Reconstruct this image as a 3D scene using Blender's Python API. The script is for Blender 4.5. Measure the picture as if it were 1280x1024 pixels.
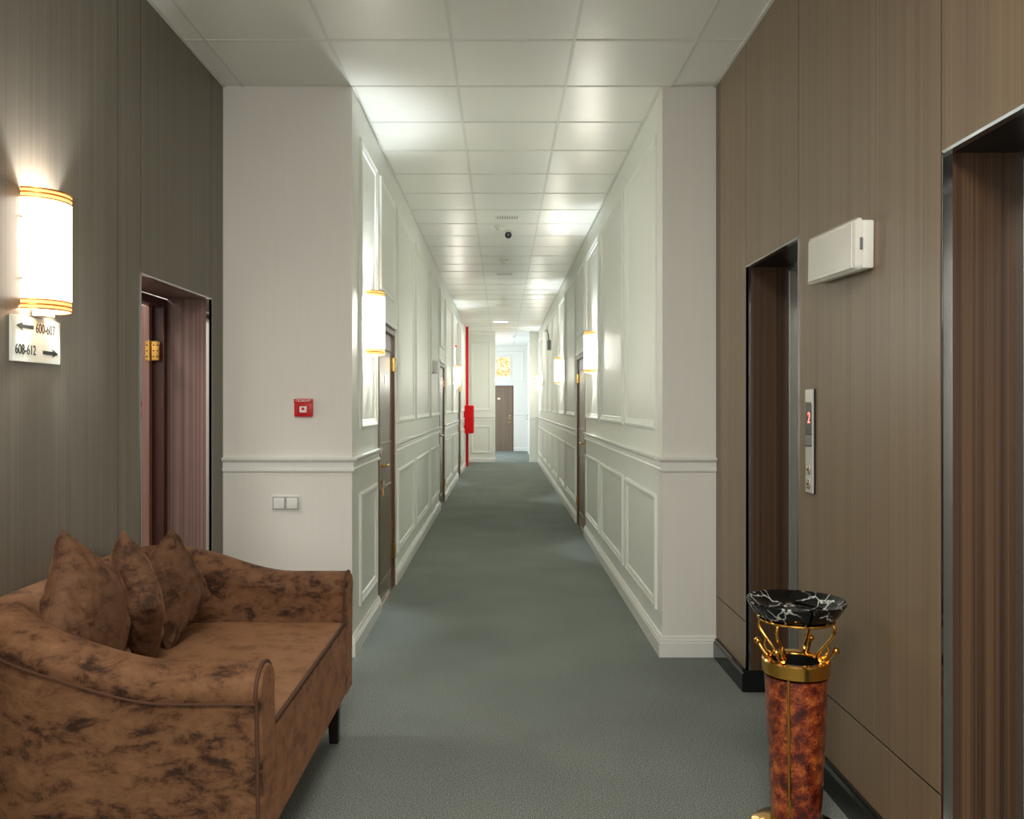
import bpy, bmesh, math, random
from mathutils import Vector, Matrix, noise as mnoise
random.seed(4)
PI = math.pi
for o in list(bpy.data.objects): bpy.data.objects.remove(o)
SC = bpy.context.scene
C = SC.collection

# ------------------------------------------------------------------ camera, world, main lights, exposure
EYE = 1.407
cam = bpy.data.cameras.new('camera'); cam.sensor_width = 36; cam.lens = 1060/1280*36
cam.shift_x = 13/1280; cam.shift_y = -6/1280; cam.clip_start = .02; cam.clip_end = 100
co = bpy.data.objects.new('camera', cam); C.objects.link(co)
co.location = (0, 0, EYE); co.rotation_euler = (PI/2, 0, 0)
SC.camera = co
SC.view_settings.view_transform = 'Standard'; SC.view_settings.look = 'None'
SC.view_settings.gamma = 1; SC.view_settings.use_curve_mapping = False
SC.view_settings.exposure = 0.47
w = bpy.data.worlds.new('world'); SC.world = w; w.use_nodes = True
w.node_tree.nodes['Background'].inputs[0].default_value = (.75, .87, 1, 1)
w.node_tree.nodes['Background'].inputs[1].default_value = .6

def area(name, loc, rot, sx, sy, power, col, spread=PI):
    l = bpy.data.lights.new(name, 'AREA'); l.shape = 'RECTANGLE'; l.size = sx; l.size_y = sy
    l.energy = power; l.color = col; l.spread = spread
    o = bpy.data.objects.new(name, l); C.objects.link(o); o.location = loc; o.rotation_euler = rot
    return o
# unseen fill added behind camera, and daylight through the window of the far room
area('lobby_rear_fill', (-.2, -2.42, 1.85), (PI/2, 0, 0), 2.3, 2.1, 40, (1, .97, .93))
area('far_window_daylight', (-2.05, 23.2, 1.8), (0, -PI/2, 0), 1.8, 2.6, 85, (.78, .89, 1))
area('lobby_ceiling_lamp', (-.1, .3, 3.16), (0, 0, 0), .9, .9, 78, (1, .97, .89))
LAMP_W = 36          # each sconce bulb
SHADE_E = 28.0        # glow of each sconce shade

# ------------------------------------------------------------------ materials
def new_mat(name):
    m = bpy.data.materials.new(name); m.use_nodes = True
    nt = m.node_tree; return m, nt, nt.nodes['Principled BSDF']
def L(c):
    return tuple(((v/255)/12.92 if v/255 <= .04045 else ((v/255+.055)/1.055)**2.4) for v in c) + (1,)
def plain(name, rgb, rough=.5, metal=0, coat=0, noise_amt=.04, nscale=30, spec=.5):
    m, nt, b = new_mat(name)
    n = nt.nodes.new('ShaderNodeTexNoise'); n.inputs['Scale'].default_value = nscale
    tc = nt.nodes.new('ShaderNodeTexCoord'); nt.links.new(tc.outputs['Object'], n.inputs['Vector'])
    r = nt.nodes.new('ShaderNodeMix'); r.data_type = 'RGBA'
    c = L(rgb)
    r.inputs[6].default_value = tuple(v*(1-noise_amt) for v in c[:3])+(1,)
    r.inputs[7].default_value = tuple(min(1, v*(1+noise_amt)) for v in c[:3])+(1,)
    nt.links.new(n.outputs['Fac'], r.inputs[0]); nt.links.new(r.outputs[2], b.inputs['Base Color'])
    b.inputs['Roughness'].default_value = rough; b.inputs['Metallic'].default_value = metal
    b.inputs['Coat Weight'].default_value = coat; b.inputs['Coat Roughness'].default_value = .08
    b.inputs['Specular IOR Level'].default_value = spec
    return m
def emit(name, rgb, strength, base=(255, 255, 255)):
    m, nt, b = new_mat(name)
    b.inputs['Base Color'].default_value = L(base)
    b.inputs['Emission Color'].default_value = L(rgb); b.inputs['Emission Strength'].default_value = strength
    return m
def ramp(nt, stops):
    r = nt.nodes.new('ShaderNodeValToRGB')
    while len(r.color_ramp.elements) < len(stops): r.color_ramp.elements.new(.5)
    for e, (p, c) in zip(r.color_ramp.elements, stops): e.position = p; e.color = L(c)
    return r
def wood(name, dark, mid, light, fx=170, rough=.42, contrast=1.0, fz=.9):
    m, nt, b = new_mat(name)
    g = nt.nodes.new('ShaderNodeNewGeometry'); mp = nt.nodes.new('ShaderNodeMapping')
    mp.inputs['Scale'].default_value = (fx, fx, fz)
    nt.links.new(g.outputs['Position'], mp.inputs['Vector'])
    n = nt.nodes.new('ShaderNodeTexNoise'); n.inputs['Scale'].default_value = 1; n.inputs['Detail'].default_value = 3
    nt.links.new(mp.outputs[0], n.inputs['Vector'])
    mp2 = nt.nodes.new('ShaderNodeMapping'); mp2.inputs['Scale'].default_value = (fx*.13, fx*.13, fz*.35)
    nt.links.new(g.outputs['Position'], mp2.inputs['Vector'])
    n2 = nt.nodes.new('ShaderNodeTexNoise'); n2.inputs['Scale'].default_value = 1; n2.inputs['Detail'].default_value = 2
    nt.links.new(mp2.outputs[0], n2.inputs['Vector'])
    a = nt.nodes.new('ShaderNodeMath'); a.operation = 'MULTIPLY_ADD'; a.inputs[1].default_value = .6
    s = nt.nodes.new('ShaderNodeMath'); s.operation = 'MULTIPLY'; s.inputs[1].default_value = .4
    nt.links.new(n2.outputs['Fac'], s.inputs[0]); nt.links.new(n.outputs['Fac'], a.inputs[0]); nt.links.new(s.outputs[0], a.inputs[2])
    k = .16/contrast
    r = ramp(nt, [(.5-k, dark), (.5, mid), (.5+k, light)])
    nt.links.new(a.outputs[0], r.inputs[0]); nt.links.new(r.outputs[0], b.inputs['Base Color'])
    bp = nt.nodes.new('ShaderNodeBump'); bp.inputs['Strength'].default_value = .08; bp.inputs['Distance'].default_value = .001
    nt.links.new(a.outputs[0], bp.inputs['Height']); nt.links.new(bp.outputs[0], b.inputs['Normal'])
    b.inputs['Roughness'].default_value = rough
    return m
def carpet_mat():
    m, nt, b = new_mat('carpet')
    g = nt.nodes.new('ShaderNodeNewGeometry')
    n = nt.nodes.new('ShaderNodeTexNoise'); n.inputs['Scale'].default_value = 190; n.inputs['Detail'].default_value = 4; n.inputs['Roughness'].default_value = .7
    nt.links.new(g.outputs['Position'], n.inputs['Vector'])
    n2 = nt.nodes.new('ShaderNodeTexNoise'); n2.inputs['Scale'].default_value = 1.7; n2.inputs['Detail'].default_value = 4
    nt.links.new(g.outputs['Position'], n2.inputs['Vector'])
    r = ramp(nt, [(.3, (62, 66, 64)), (.5, (122, 128, 122)), (.7, (182, 188, 180))])
    nt.links.new(n.outputs['Fac'], r.inputs[0])
    mx = nt.nodes.new('ShaderNodeMix'); mx.data_type = 'RGBA'; mx.blend_type = 'MULTIPLY'; mx.inputs[0].default_value = .35
    r2 = ramp(nt, [(.35, (205, 205, 205)), (.65, (255, 255, 255))])
    nt.links.new(n2.outputs['Fac'], r2.inputs[0])
    nt.links.new(r.outputs[0], mx.inputs[6]); nt.links.new(r2.outputs[0], mx.inputs[7])
    nt.links.new(mx.outputs[2], b.inputs['Base Color'])
    b.inputs['Roughness'].default_value = .95; b.inputs['Specular IOR Level'].default_value = .15
    bp = nt.nodes.new('ShaderNodeBump'); bp.inputs['Strength'].default_value = .6; bp.inputs['Distance'].default_value = .004
    nt.links.new(n.outputs['Fac'], bp.inputs['Height']); nt.links.new(bp.outputs[0], b.inputs['Normal'])
    return m
def tile_mat():
    m, nt, b = new_mat('ceiling_tile_vinyl')
    g = nt.nodes.new('ShaderNodeNewGeometry')
    mp = nt.nodes.new('ShaderNodeMapping'); mp.inputs['Scale'].default_value = (22, 22, 22)
    nt.links.new(g.outputs['Position'], mp.inputs['Vector'])
    v = nt.nodes.new('ShaderNodeTexVoronoi'); v.feature = 'SMOOTH_F1'; v.inputs['Scale'].default_value = 1
    nt.links.new(mp.outputs[0], v.inputs['Vector'])
    b.inputs['Base Color'].default_value = L((238, 239, 232))
    b.inputs['Roughness'].default_value = .3
    bp = nt.nodes.new('ShaderNodeBump'); bp.inputs['Strength'].default_value = .22; bp.inputs['Distance'].default_value = .004
    nt.links.new(v.outputs['Distance'], bp.inputs['Height']); nt.links.new(bp.outputs[0], b.inputs['Normal'])
    return m
def wall_mat(name, rgb, rough=.4):
    m, nt, b = new_mat(name)
    g = nt.nodes.new('ShaderNodeNewGeometry')
    mp = nt.nodes.new('ShaderNodeMapping'); mp.inputs['Scale'].default_value = (60, 60, 3)
    nt.links.new(g.outputs['Position'], mp.inputs['Vector'])
    n = nt.nodes.new('ShaderNodeTexNoise'); n.inputs['Scale'].default_value = 1
    nt.links.new(mp.outputs[0], n.inputs['Vector'])
    c = L(rgb)
    mx = nt.nodes.new('ShaderNodeMix'); mx.data_type = 'RGBA'
    mx.inputs[6].default_value = tuple(v*.96 for v in c[:3])+(1,); mx.inputs[7].default_value = c
    nt.links.new(n.outputs['Fac'], mx.inputs[0]); nt.links.new(mx.outputs[2], b.inputs['Base Color'])
    bp = nt.nodes.new('ShaderNodeBump'); bp.inputs['Strength'].default_value = .05; bp.inputs['Distance'].default_value = .001
    nt.links.new(n.outputs['Fac'], bp.inputs['Height']); nt.links.new(bp.outputs[0], b.inputs['Normal'])
    b.inputs['Roughness'].default_value = rough
    return m
def velvet_mat(name, base, dark, light):
    m, nt, b = new_mat(name)
    tc = nt.nodes.new('ShaderNodeNewGeometry')
    n = nt.nodes.new('ShaderNodeTexNoise'); n.inputs['Scale'].default_value = 13; n.inputs['Detail'].default_value = 10
    n.inputs['Roughness'].default_value = .72; n.inputs['Distortion'].default_value = .3
    mp = nt.nodes.new('ShaderNodeMapping'); mp.inputs['Scale'].default_value = (.8, .8, 1.4)
    nt.links.new(tc.outputs['Position'], mp.inputs['Vector']); nt.links.new(mp.outputs[0], n.inputs['Vector'])
    r = ramp(nt, [(.38, dark), (.5, base), (.7, light)])
    nt.links.new(n.outputs['Fac'], r.inputs[0]); nt.links.new(r.outputs[0], b.inputs['Base Color'])
    b.inputs['Roughness'].default_value = .75; b.inputs['Specular IOR Level'].default_value = .2
    b.inputs['Sheen Weight'].default_value = .3; b.inputs['Sheen Roughness'].default_value = .35
    b.inputs['Sheen Tint'].default_value = L((215, 150, 110))
    f = nt.nodes.new('ShaderNodeTexNoise'); f.inputs['Scale'].default_value = 400
    nt.links.new(tc.outputs['Position'], f.inputs['Vector'])
    bp = nt.nodes.new('ShaderNodeBump'); bp.inputs['Strength'].default_value = .15; bp.inputs['Distance'].default_value = .001
    nt.links.new(f.outputs['Fac'], bp.inputs['Height']); nt.links.new(bp.outputs[0], b.inputs['Normal'])
    return m
def marble_mat():
    m, nt, b = new_mat('black_marble')
    tc = nt.nodes.new('ShaderNodeTexCoord')
    n = nt.nodes.new('ShaderNodeTexNoise'); n.inputs['Scale'].default_value = 9; n.inputs['Detail'].default_value = 4
    nt.links.new(tc.outputs['Object'], n.inputs['Vector'])
    ad = nt.nodes.new('ShaderNodeVectorMath'); ad.operation = 'MULTIPLY_ADD'
    ad.inputs[1].default_value = (.16, .16, .16)
    nt.links.new(n.outputs['Color'], ad.inputs[0]); nt.links.new(tc.outputs['Object'], ad.inputs[2])
    v = nt.nodes.new('ShaderNodeTexVoronoi'); v.feature = 'DISTANCE_TO_EDGE'; v.inputs['Scale'].default_value = 15
    nt.links.new(ad.outputs[0], v.inputs['Vector'])
    n3 = nt.nodes.new('ShaderNodeTexNoise'); n3.inputs['Scale'].default_value = 14
    nt.links.new(tc.outputs['Object'], n3.inputs['Vector'])
    r = ramp(nt, [(0, (225, 225, 220)), (.03, (130, 132, 130)), (.055, (8, 9, 9))])
    nt.links.new(v.outputs['Distance'], r.inputs[0])
    r3 = ramp(nt, [(.42, (0, 0, 0)), (.5, (255, 255, 255))])
    nt.links.new(n3.outputs['Fac'], r3.inputs[0])
    mx = nt.nodes.new('ShaderNodeMix'); mx.data_type = 'RGBA'; mx.inputs[6].default_value = L((8, 9, 9))
    nt.links.new(r3.outputs[0], mx.inputs[0]); nt.links.new(r.outputs[0], mx.inputs[7])
    nt.links.new(mx.outputs[2], b.inputs['Base Color'])
    b.inputs['Roughness'].default_value = .08
    return m
def tortoise_mat():
    m, nt, b = new_mat('rust_mottled_enamel')
    tc = nt.nodes.new('ShaderNodeTexCoord')
    v = nt.nodes.new('ShaderNodeTexNoise'); v.inputs['Scale'].default_value = 150; v.inputs['Detail'].default_value = 3
    v.inputs['Roughness'].default_value = .8; v.inputs['Distortion'].default_value = 1.5
    nt.links.new(tc.outputs['Object'], v.inputs['Vector'])
    n = nt.nodes.new('ShaderNodeTexNoise'); n.inputs['Scale'].default_value = 24; n.inputs['Detail'].default_value = 5
    nt.links.new(tc.outputs['Object'], n.inputs['Vector'])
    a = nt.nodes.new('ShaderNodeMath'); a.operation = 'ADD'
    nt.links.new(v.outputs['Fac'], a.inputs[0]); nt.links.new(n.outputs['Fac'], a.inputs[1])
    h = nt.nodes.new('ShaderNodeMath'); h.operation = 'MULTIPLY'; h.inputs[1].default_value = .5
    nt.links.new(a.outputs[0], h.inputs[0])
    r = ramp(nt, [(.42, (52, 12, 8)), (.49, (108, 32, 14)), (.53, (150, 62, 24)), (.62, (200, 116, 52))])
    nt.links.new(h.outputs[0], r.inputs[0]); nt.links.new(r.outputs[0], b.inputs['Base Color'])
    b.inputs['Roughness'].default_value = .35; b.inputs['Coat Weight'].default_value = .8; b.inputs['Coat Roughness'].default_value = .06
    return m
def mosaic_mat():
    m, nt, b = new_mat('amber_stained_glass')
    tc = nt.nodes.new('ShaderNodeTexCoord')
    v = nt.nodes.new('ShaderNodeTexVoronoi'); v.inputs['Scale'].default_value = 14
    nt.links.new(tc.outputs['Object'], v.inputs['Vector'])
    r = ramp(nt, [(.1, (255, 246, 226)), (.4, (250, 214, 160)), (.7, (236, 160, 96))])
    nt.links.new(v.outputs['Distance'], r.inputs[0]); nt.links.new(r.outputs[0], b.inputs['Emission Color'])
    nt.links.new(r.outputs[0], b.inputs['Base Color'])
    b.inputs['Emission Strength'].default_value = .55
    return m

M = dict(
    carpet=carpet_mat(), tile=tile_mat(),
    grid=plain('white_grid', (222, 224, 216), .4),
    white=wall_mat('white_lacquer_panelling', (238, 240, 231), .42),
    cream=wall_mat('off_white_plaster', (238, 236, 227), .5),
    trim=wall_mat('white_trim_paint', (239, 239, 232), .32),
    wood=wood('brown_wood_laminate', (114, 96, 76), (131, 111, 88), (143, 123, 99), contrast=.8, fx=260),
    wood_shaded=wood('brown_wood_laminate_shaded', (98, 90, 77), (112, 103, 89), (124, 115, 100), contrast=.8, fx=260),  # same laminate as wood, greyed and darkened to paint in the left wall's light
    jambwood=wood('dark_striped_wood', (50, 34, 22), (79, 56, 38), (103, 76, 53), fx=150, contrast=1.0, fz=.3),
    redjamb=wood('reddish_striped_wood', (84, 60, 56), (116, 88, 82), (146, 116, 108), fx=120, contrast=1, fz=.3),
    gap=plain('black_backing', (14, 12, 11), .8),
    granite=plain('black_granite', (16, 16, 17), .12, nscale=120, noise_amt=.3),
    chrome=plain('polished_steel', (205, 205, 205), .09, 1),
    steel=plain('brushed_steel', (205, 206, 204), .4, 1),
    satin=plain('satin_silver', (205, 204, 196), .35, .2),
    door=wood('brown_door_laminate', (102, 86, 70), (124, 105, 87), (138, 119, 100), fx=90, rough=.25, contrast=.7),
    frame=plain('copper_brown_frame', (104, 66, 38), .3),
    mahog=plain('dark_mahogany', (74, 34, 24), .35),
    leafpink=wood('worn_pink_brown_door', (120, 86, 76), (140, 104, 92), (152, 116, 104), fx=60, rough=.4),
    gold=plain('polished_gold', (228, 172, 82), .14, 1),
    brass=plain('brass', (214, 168, 92), .2, 1),
    nickel=plain('nickel', (200, 190, 170), .2, 1),
    velvet=velvet_mat('brown_velvet', (106, 73, 49), (50, 32, 21), (130, 94, 65)),
    velvet3=velvet_mat('brown_velvet_seat', (138, 99, 69), (112, 78, 54), (150, 111, 80)),
    velvet2=velvet_mat('brown_velvet_cushion', (96, 67, 47), (58, 38, 27), (116, 84, 61)),
    pipe=plain('velvet_piping', (78, 48, 31), .8),
    darkwood=plain('espresso_wood', (30, 20, 16), .35),
    marble=marble_mat(), tort=tortoise_mat(),
    black=plain('black_plastic', (12, 12, 12), .3), blackint=plain('black_interior', (6, 6, 6), .7),
    plastic=plain('white_plastic', (238, 237, 230), .35), agedplastic=plain('aged_white_plastic', (238, 237, 226), .4),
    greyplastic=plain('grey_plastic', (120, 124, 124), .35),
    red=plain('red_enamel', (222, 8, 14), .5, spec=.2), redp=plain('red_plastic', (214, 24, 30), .35),
    orange=plain('orange_tag', (236, 150, 20), .4),
    signplate=plain('cream_sign_plate', (230, 234, 222), .4), ink=plain('dark_ink', (30, 34, 32), .5),
    redled=emit('red_led', (255, 60, 20), 3.0), display=plain('dark_grey_display', (92, 94, 94), .2),
    shadel=emit('glowing_lobby_shade', (255, 238, 218), 6.0),
    shade=emit('glowing_shade', (252, 251, 240), SHADE_E), amber=emit('amber_band_glow', (255, 172, 98), 1.15, (255, 205, 150)),
    bulbw=emit('white_diffuser', (255, 250, 240), 1.2),
    mosaic=mosaic_mat(), whitepaint=plain('white_print', (245, 245, 240), .4),
    redlamp=emit('red_indicator', (255, 50, 50), 1.5, (200, 30, 30)),
)

# ------------------------------------------------------------------ helpers
def obj(name, bm, m, parent=None, smooth=False, label=None):
    if isinstance(bm, bpy.types.Mesh): me = bm
    else:
        me = bpy.data.meshes.new(name)
        bmesh.ops.recalc_face_normals(bm, faces=bm.faces[:]); bm.to_mesh(me); bm.free()
        if smooth:
            me.polygons.foreach_set('use_smooth', [True]*len(me.polygons))
            me.set_sharp_from_angle(angle=math.radians(42))
    if not me.materials: me.materials.append(M[m] if isinstance(m, str) else m)
    o = bpy.data.objects.new(name, me); C.objects.link(o)
    if parent is not None: o.parent = parent
    if label: o['label'] = label
    return o
def thing(name, label, cat, loc=(0, 0, 0), rz=0, group=None):
    o = bpy.data.objects.new(name, None); o.empty_display_size = .05; C.objects.link(o)
    o.location = loc; o.rotation_euler = (0, 0, rz); o['label'] = label; o['category'] = cat
    if group: o['group'] = group
    return o
def tag(o, label, cat, group=None):
    o['label'] = label; o['category'] = cat
    if group: o['group'] = group
    return o
def struct(name, bm, m, parent=None, label=None, cat=None, smooth=False):
    o = obj(name, bm, m, parent, smooth)
    if parent is None:
        o['kind'] = 'structure'
        if label: o['label'] = label
        if cat: o['category'] = cat
    return o
def B(x0, x1, y0, y1, z0, z1, bev=0, seg=2, bm=None):
    """box, optionally bevelled, appended to bm"""
    t = bmesh.new()
    bmesh.ops.create_cube(t, size=1, matrix=Matrix.Translation(((x0+x1)/2, (y0+y1)/2, (z0+z1)/2)) @ Matrix.Diagonal((abs(x1-x0), abs(y1-y0), abs(z1-z0), 1)))
    if bev: bmesh.ops.bevel(t, geom=t.edges[:], offset=bev, segments=seg, profile=.5, affect='EDGES')
    if bm is None: return t
    me = bpy.data.meshes.new('t'); t.to_mesh(me); t.free(); bm.from_mesh(me); bpy.data.meshes.remove(me)
    return bm
def tube(pts, r, n=10, closed=False, bm=None, caps=True):
    bm = bm or bmesh.new(); pts = [Vector(p) for p in pts]; N = len(pts); rings = []
    rs = r if isinstance(r, (list, tuple)) else [r]*N
    up = None
    for i, p in enumerate(pts):
        if closed: t = (pts[(i+1) % N]-pts[i-1]).normalized()
        else: t = (pts[min(i+1, N-1)]-pts[max(i-1, 0)]).normalized()
        if up is None:
            up = Vector((0, 0, 1)) if abs(t.z) < .9 else Vector((1, 0, 0))
        up = (up - t*up.dot(t)).normalized(); s = t.cross(up)
        rings.append([bm.verts.new(p + (up*math.cos(a)+s*math.sin(a))*rs[i]) for a in [2*PI*k/n for k in range(n)]])
    for i in range(N if closed else N-1):
        a, b = rings[i], rings[(i+1) % N]
        for k in range(n): bm.faces.new((a[k], a[(k+1) % n], b[(k+1) % n], b[k]))
    if caps and not closed:
        bm.faces.new(rings[0]); bm.faces.new(rings[-1])
    return bm
def smooth_path(pts, sub=6):
    P = [Vector(p) for p in pts]; out = []
    for i in range(len(P)-1):
        p0, p1, p2, p3 = P[max(i-1, 0)], P[i], P[i+1], P[min(i+2, len(P)-1)]
        for k in range(sub):
            t = k/sub
            out.append(.5*((2*p1)+(p2-p0)*t+(2*p0-5*p1+4*p2-p3)*t*t+(3*p1-3*p2+p3-p0)*t**3))
    out.append(P[-1]); return out
def lathe(prof, n=48, bm=None, close=False):
    bm = bm or bmesh.new(); rings = []
    for r, z in prof:
        if r < 1e-5: rings.append([bm.verts.new((0, 0, z))])
        else: rings.append([bm.verts.new((r*math.cos(2*PI*k/n), r*math.sin(2*PI*k/n), z)) for k in range(n)])
    pairs = list(zip(rings, rings[1:]))
    if close: pairs.append((rings[-1], rings[0]))
    for a, b in pairs:
        for k in range(n):
            f = [a[k % len(a)], a[(k+1) % len(a)], b[(k+1) % len(b)], b[k % len(b)]]
            f = list(dict.fromkeys(f))
            if len(f) > 2: bm.faces.new(f)
    return bm
def ball(c, r, bm=None, seg=16):
    bm = bm or bmesh.new()
    bmesh.ops.create_uvsphere(bm, u_segments=seg, v_segments=seg//2, radius=r, matrix=Matrix.Translation(c)); return bm
def cyl(c0, c1, r, n=20, bm=None): return tube([c0, c1], r, n, bm=bm)
def text_mesh(s, size, thick=.0006, spacing=1.0, width=1.0):
    cu = bpy.data.curves.new('t', 'FONT'); cu.body = s; cu.size = size; cu.extrude = thick
    cu.align_x = 'CENTER'; cu.align_y = 'CENTER'; cu.space_character = spacing
    o = bpy.data.objects.new('t', cu); C.objects.link(o)
    dg = bpy.context.evaluated_depsgraph_get(); me = bpy.data.meshes.new_from_object(o.evaluated_get(dg))
    bpy.data.objects.remove(o)
    me.materials.clear()
    me.transform(Matrix.Diagonal((width, 1, 1, 1)))
    return me
# wall frames: (origin, U, V, N)
class Wall:
    def __init__(s, o, U, N): s.o = Vector(o); s.U = Vector(U); s.N = Vector(N); s.V = Vector((0, 0, 1))
    def p(s, u, v, n=0): return s.o+s.U*u+s.V*v+s.N*n
    def box(s, u0, u1, v0, v1, n0, n1, bev=0, bm=None, seg=2):
        a, b = s.p(u0, v0, n0), s.p(u1, v1, n1)
        return B(min(a.x, b.x), max(a.x, b.x), min(a.y, b.y), max(a.y, b.y), min(a.z, b.z), max(a.z, b.z), bev, seg, bm)
WL = Wall((-1.556, 0, 0), (0, 1, 0), (1, 0, 0))       # lobby left wall
WR = Wall((1.198, 0, 0), (0, 1, 0), (-1, 0, 0))       # lobby right wall
CL = Wall((-.836, 0, 0), (0, 1, 0), (1, 0, 0))        # corridor left
CR = Wall((.899, 0, 0), (0, 1, 0), (-1, 0, 0))        # corridor right
FC = Wall((0, 4.74, 0), (1, 0, 0), (0, -1, 0))        # lobby end faces
EP = Wall((0, 20.7, 0), (1, 0, 0), (0, -1, 0))        # corridor end piers
FB = Wall((0, 25.7, 0), (1, 0, 0), (0, -1, 0))        # far room back wall
FR = Wall((.776, 0, 0), (0, 1, 0), (-1, 0, 0))        # far room right wall
H = 3.187

def picture_frame(W, u0, u1, v0, v1, prof):
    """mitred moulding loop; prof = list of (inset, height)"""
    bm = bmesh.new(); rings = []
    for ins, h in prof:
        rings.append([bm.verts.new(W.p(u, v, h)) for u, v in
                      ((u0+ins, v0+ins), (u1-ins, v0+ins), (u1-ins, v1-ins), (u0+ins, v1-ins))])
    n = len(rings)
    for i in range(n):
        a, b = rings[i], rings[(i+1) % n]
        for k in range(4): bm.faces.new((a[k], a[(k+1) % 4], b[(k+1) % 4], b[k]))
    return bm
MPROF = [(0, 0), (0, .012), (.006, .016), (.02, .018), (.03, .013), (.04, .010), (.052, .008), (.056, 0)]
def run_profile(pts, prof):
    """horizontal run along xy pts (each with outward miter vector), prof = (out, z)"""
    bm = bmesh.new(); rings = []
    for (x, y), (mx, my) in pts:
        rings.append([bm.verts.new((x+mx*o, y+my*o, z)) for o, z in prof])
    for a, b in zip(rings, rings[1:]):
        for k in range(len(prof)):
            j = (k+1) % len(prof); bm.faces.new((a[k], a[j], b[j], b[k]))
    bm.faces.new(rings[0]); bm.faces.new(rings[-1])
    return bm
RAIL = [(0, 1.035), (.016, 1.035), (.016, 1.048), (.01, 1.054), (.01, 1.083), (.02, 1.092), (.03, 1.1), (.03, 1.112), (0, 1.112)]
BASE = [(0, 0), (.022, 0), (.022, .078), (.018, .084), (.018, .094), (.012, .1), (.012, .108), (.006, .116), (0, .116)]
BLACKBASE = [(0, 0), (.02, 0), (.02, .085), (.012, .095), (.012, .107), (0, .107)]
CORN = [(0, H), (.03, H), (.03, H-.02), (.012, H-.045), (0, H-.05)]

# ------------------------------------------------------------------ floor
YB = -2.3
f = B(-1.9, 1.7, YB-.1, 4.74, -.06, 0); B(-.95, 1.02, 4.74, 20.7, -.06, 0, bm=f)
B(-2.0, 1.02, 20.7, 25.9, -.06, 0, bm=f)
B(-3.4, -1.9, 2.9, 5.6, -.06, 0, bm=f)
floor = struct('floor', f, 'carpet')
floor['label'] = 'grey speckled carpet running through lobby and corridor'

# ------------------------------------------------------------------ ceiling
f = B(-1.9, 1.7, YB-.1, 4.74, H+.03, H+.1); B(-.95, 1.02, 4.74, 20.7, H+.03, H+.1, bm=f); B(-2.0, 1.02, 20.7, 25.9, H+.03, H+.1, bm=f)
ceil = struct('ceiling', f, 'grid'); ceil['label'] = 'suspended ceiling of white embossed square tiles'
cache = {}
def ctile(x0, x1, y0, y1):
    w_, d_ = round(x1-x0, 4), round(y1-y0, 4); g = .0045
    if (w_, d_) not in cache:
        t = B(g, w_-g, g, d_-g, 0, .02, .003, 1)
        me = bpy.data.meshes.new('ceiling_tile'); t.to_mesh(me); t.free(); me.materials.append(M['tile']); cache[(w_, d_)] = me
    o = bpy.data.objects.new('ceiling_tile', cache[(w_, d_)]); C.objects.link(o)
    o.location = (x0, y0, H+random.uniform(-.001, .0015)); o.parent = ceil
LX = [-1.556, -1.445, -.845, -.245, .355, .955, 1.198]
CX = [-.836, -.245, .355, .899]
yy = 4.74; rows_l = []
while yy > YB: rows_l.append((max(yy-.6, YB), yy)); yy -= .6
for a, b in rows_l:
    for x0, x1 in zip(LX, LX[1:]): ctile(x0, x1, a, b)
yy = 4.74; rows_c = []
while yy < 20.65: rows_c.append((yy, min(yy+.6, 20.7))); yy += .6
for a, b in rows_c:
    for x0, x1 in zip(CX, CX[1:]): ctile(x0, x1, a, b)
yy = 20.7
while yy < 25.65:
    for x0, x1 in zip([-1.9, -1.445, -.845, -.245, .355, .776], [-1.445, -.845, -.245, .355, .776]): ctile(x0, x1, yy, min(yy+.6, 25.7))
    yy += .6
for x in LX[1:-1]: obj('grid_bar', B(x-.008, x+.008, YB, 4.74, H-.004, H+.012), 'grid', ceil)
for x in CX[1:-1]: obj('grid_bar', B(x-.008, x+.008, 4.74, 20.7, H-.004, H+.012), 'grid', ceil)
for a, b in rows_l: obj('grid_bar', B(-1.556, 1.198, a-.007, a+.007, H-.0036, H+.012), 'grid', ceil)
for a, b in rows_c: obj('grid_bar', B(-.836, .899, a-.007, a+.007, H-.0036, H+.012), 'grid', ceil)
for W, u0, u1, nm in ((WL, YB, 4.74, 0), (WR, YB, 4.74, 0), (CL, 4.74, 20.7, 0), (CR, 4.74, 20.7, 0)):
    obj('edge_angle', W.box(u0, u1, H-.006, H+.02, 0, .016), 'grid', ceil)

# ------------------------------------------------------------------ lobby left wall: black backing + wood panels + opening (door_1)
O1 = (3.656, 4.543, 1.972)
f = B(-1.64, -1.5586, YB, O1[0]-.031, 0, H+.03); B(-1.64, -1.5586, O1[0]-.031, O1[1]+.031, O1[2]+.021, H+.03, bm=f); B(-1.64, -1.5586, O1[1]+.031, 4.9, 0, H+.03, bm=f)
wl = struct('wall_left', f, 'gap'); wl['label'] = 'left lobby wall clad in brown wood panels, dim light painted into their colour'
G = .0032
def panel(W, par, u0, u1, v0, v1, mat='wood'):
    obj('panel', W.box(u0+G, u1-G, v0+(G if v0 > .2 else 0), v1-(G if v1 < 3.1 else 0), -.0024, 0, .0006, seg=1), mat, par)
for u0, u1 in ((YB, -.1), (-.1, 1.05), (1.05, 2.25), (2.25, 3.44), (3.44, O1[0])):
    panel(WL, wl, u0, u1, .107, .34, 'wood_shaded'); panel(WL, wl, u0, u1, .34, H, 'wood_shaded')
panel(WL, wl, O1[0], O1[1], O1[2], H, 'wood_shaded'); panel(WL, wl, O1[1], 4.738, .107, .34, 'wood_shaded'); panel(WL, wl, O1[1], 4.738, .34, H, 'wood_shaded')

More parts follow.
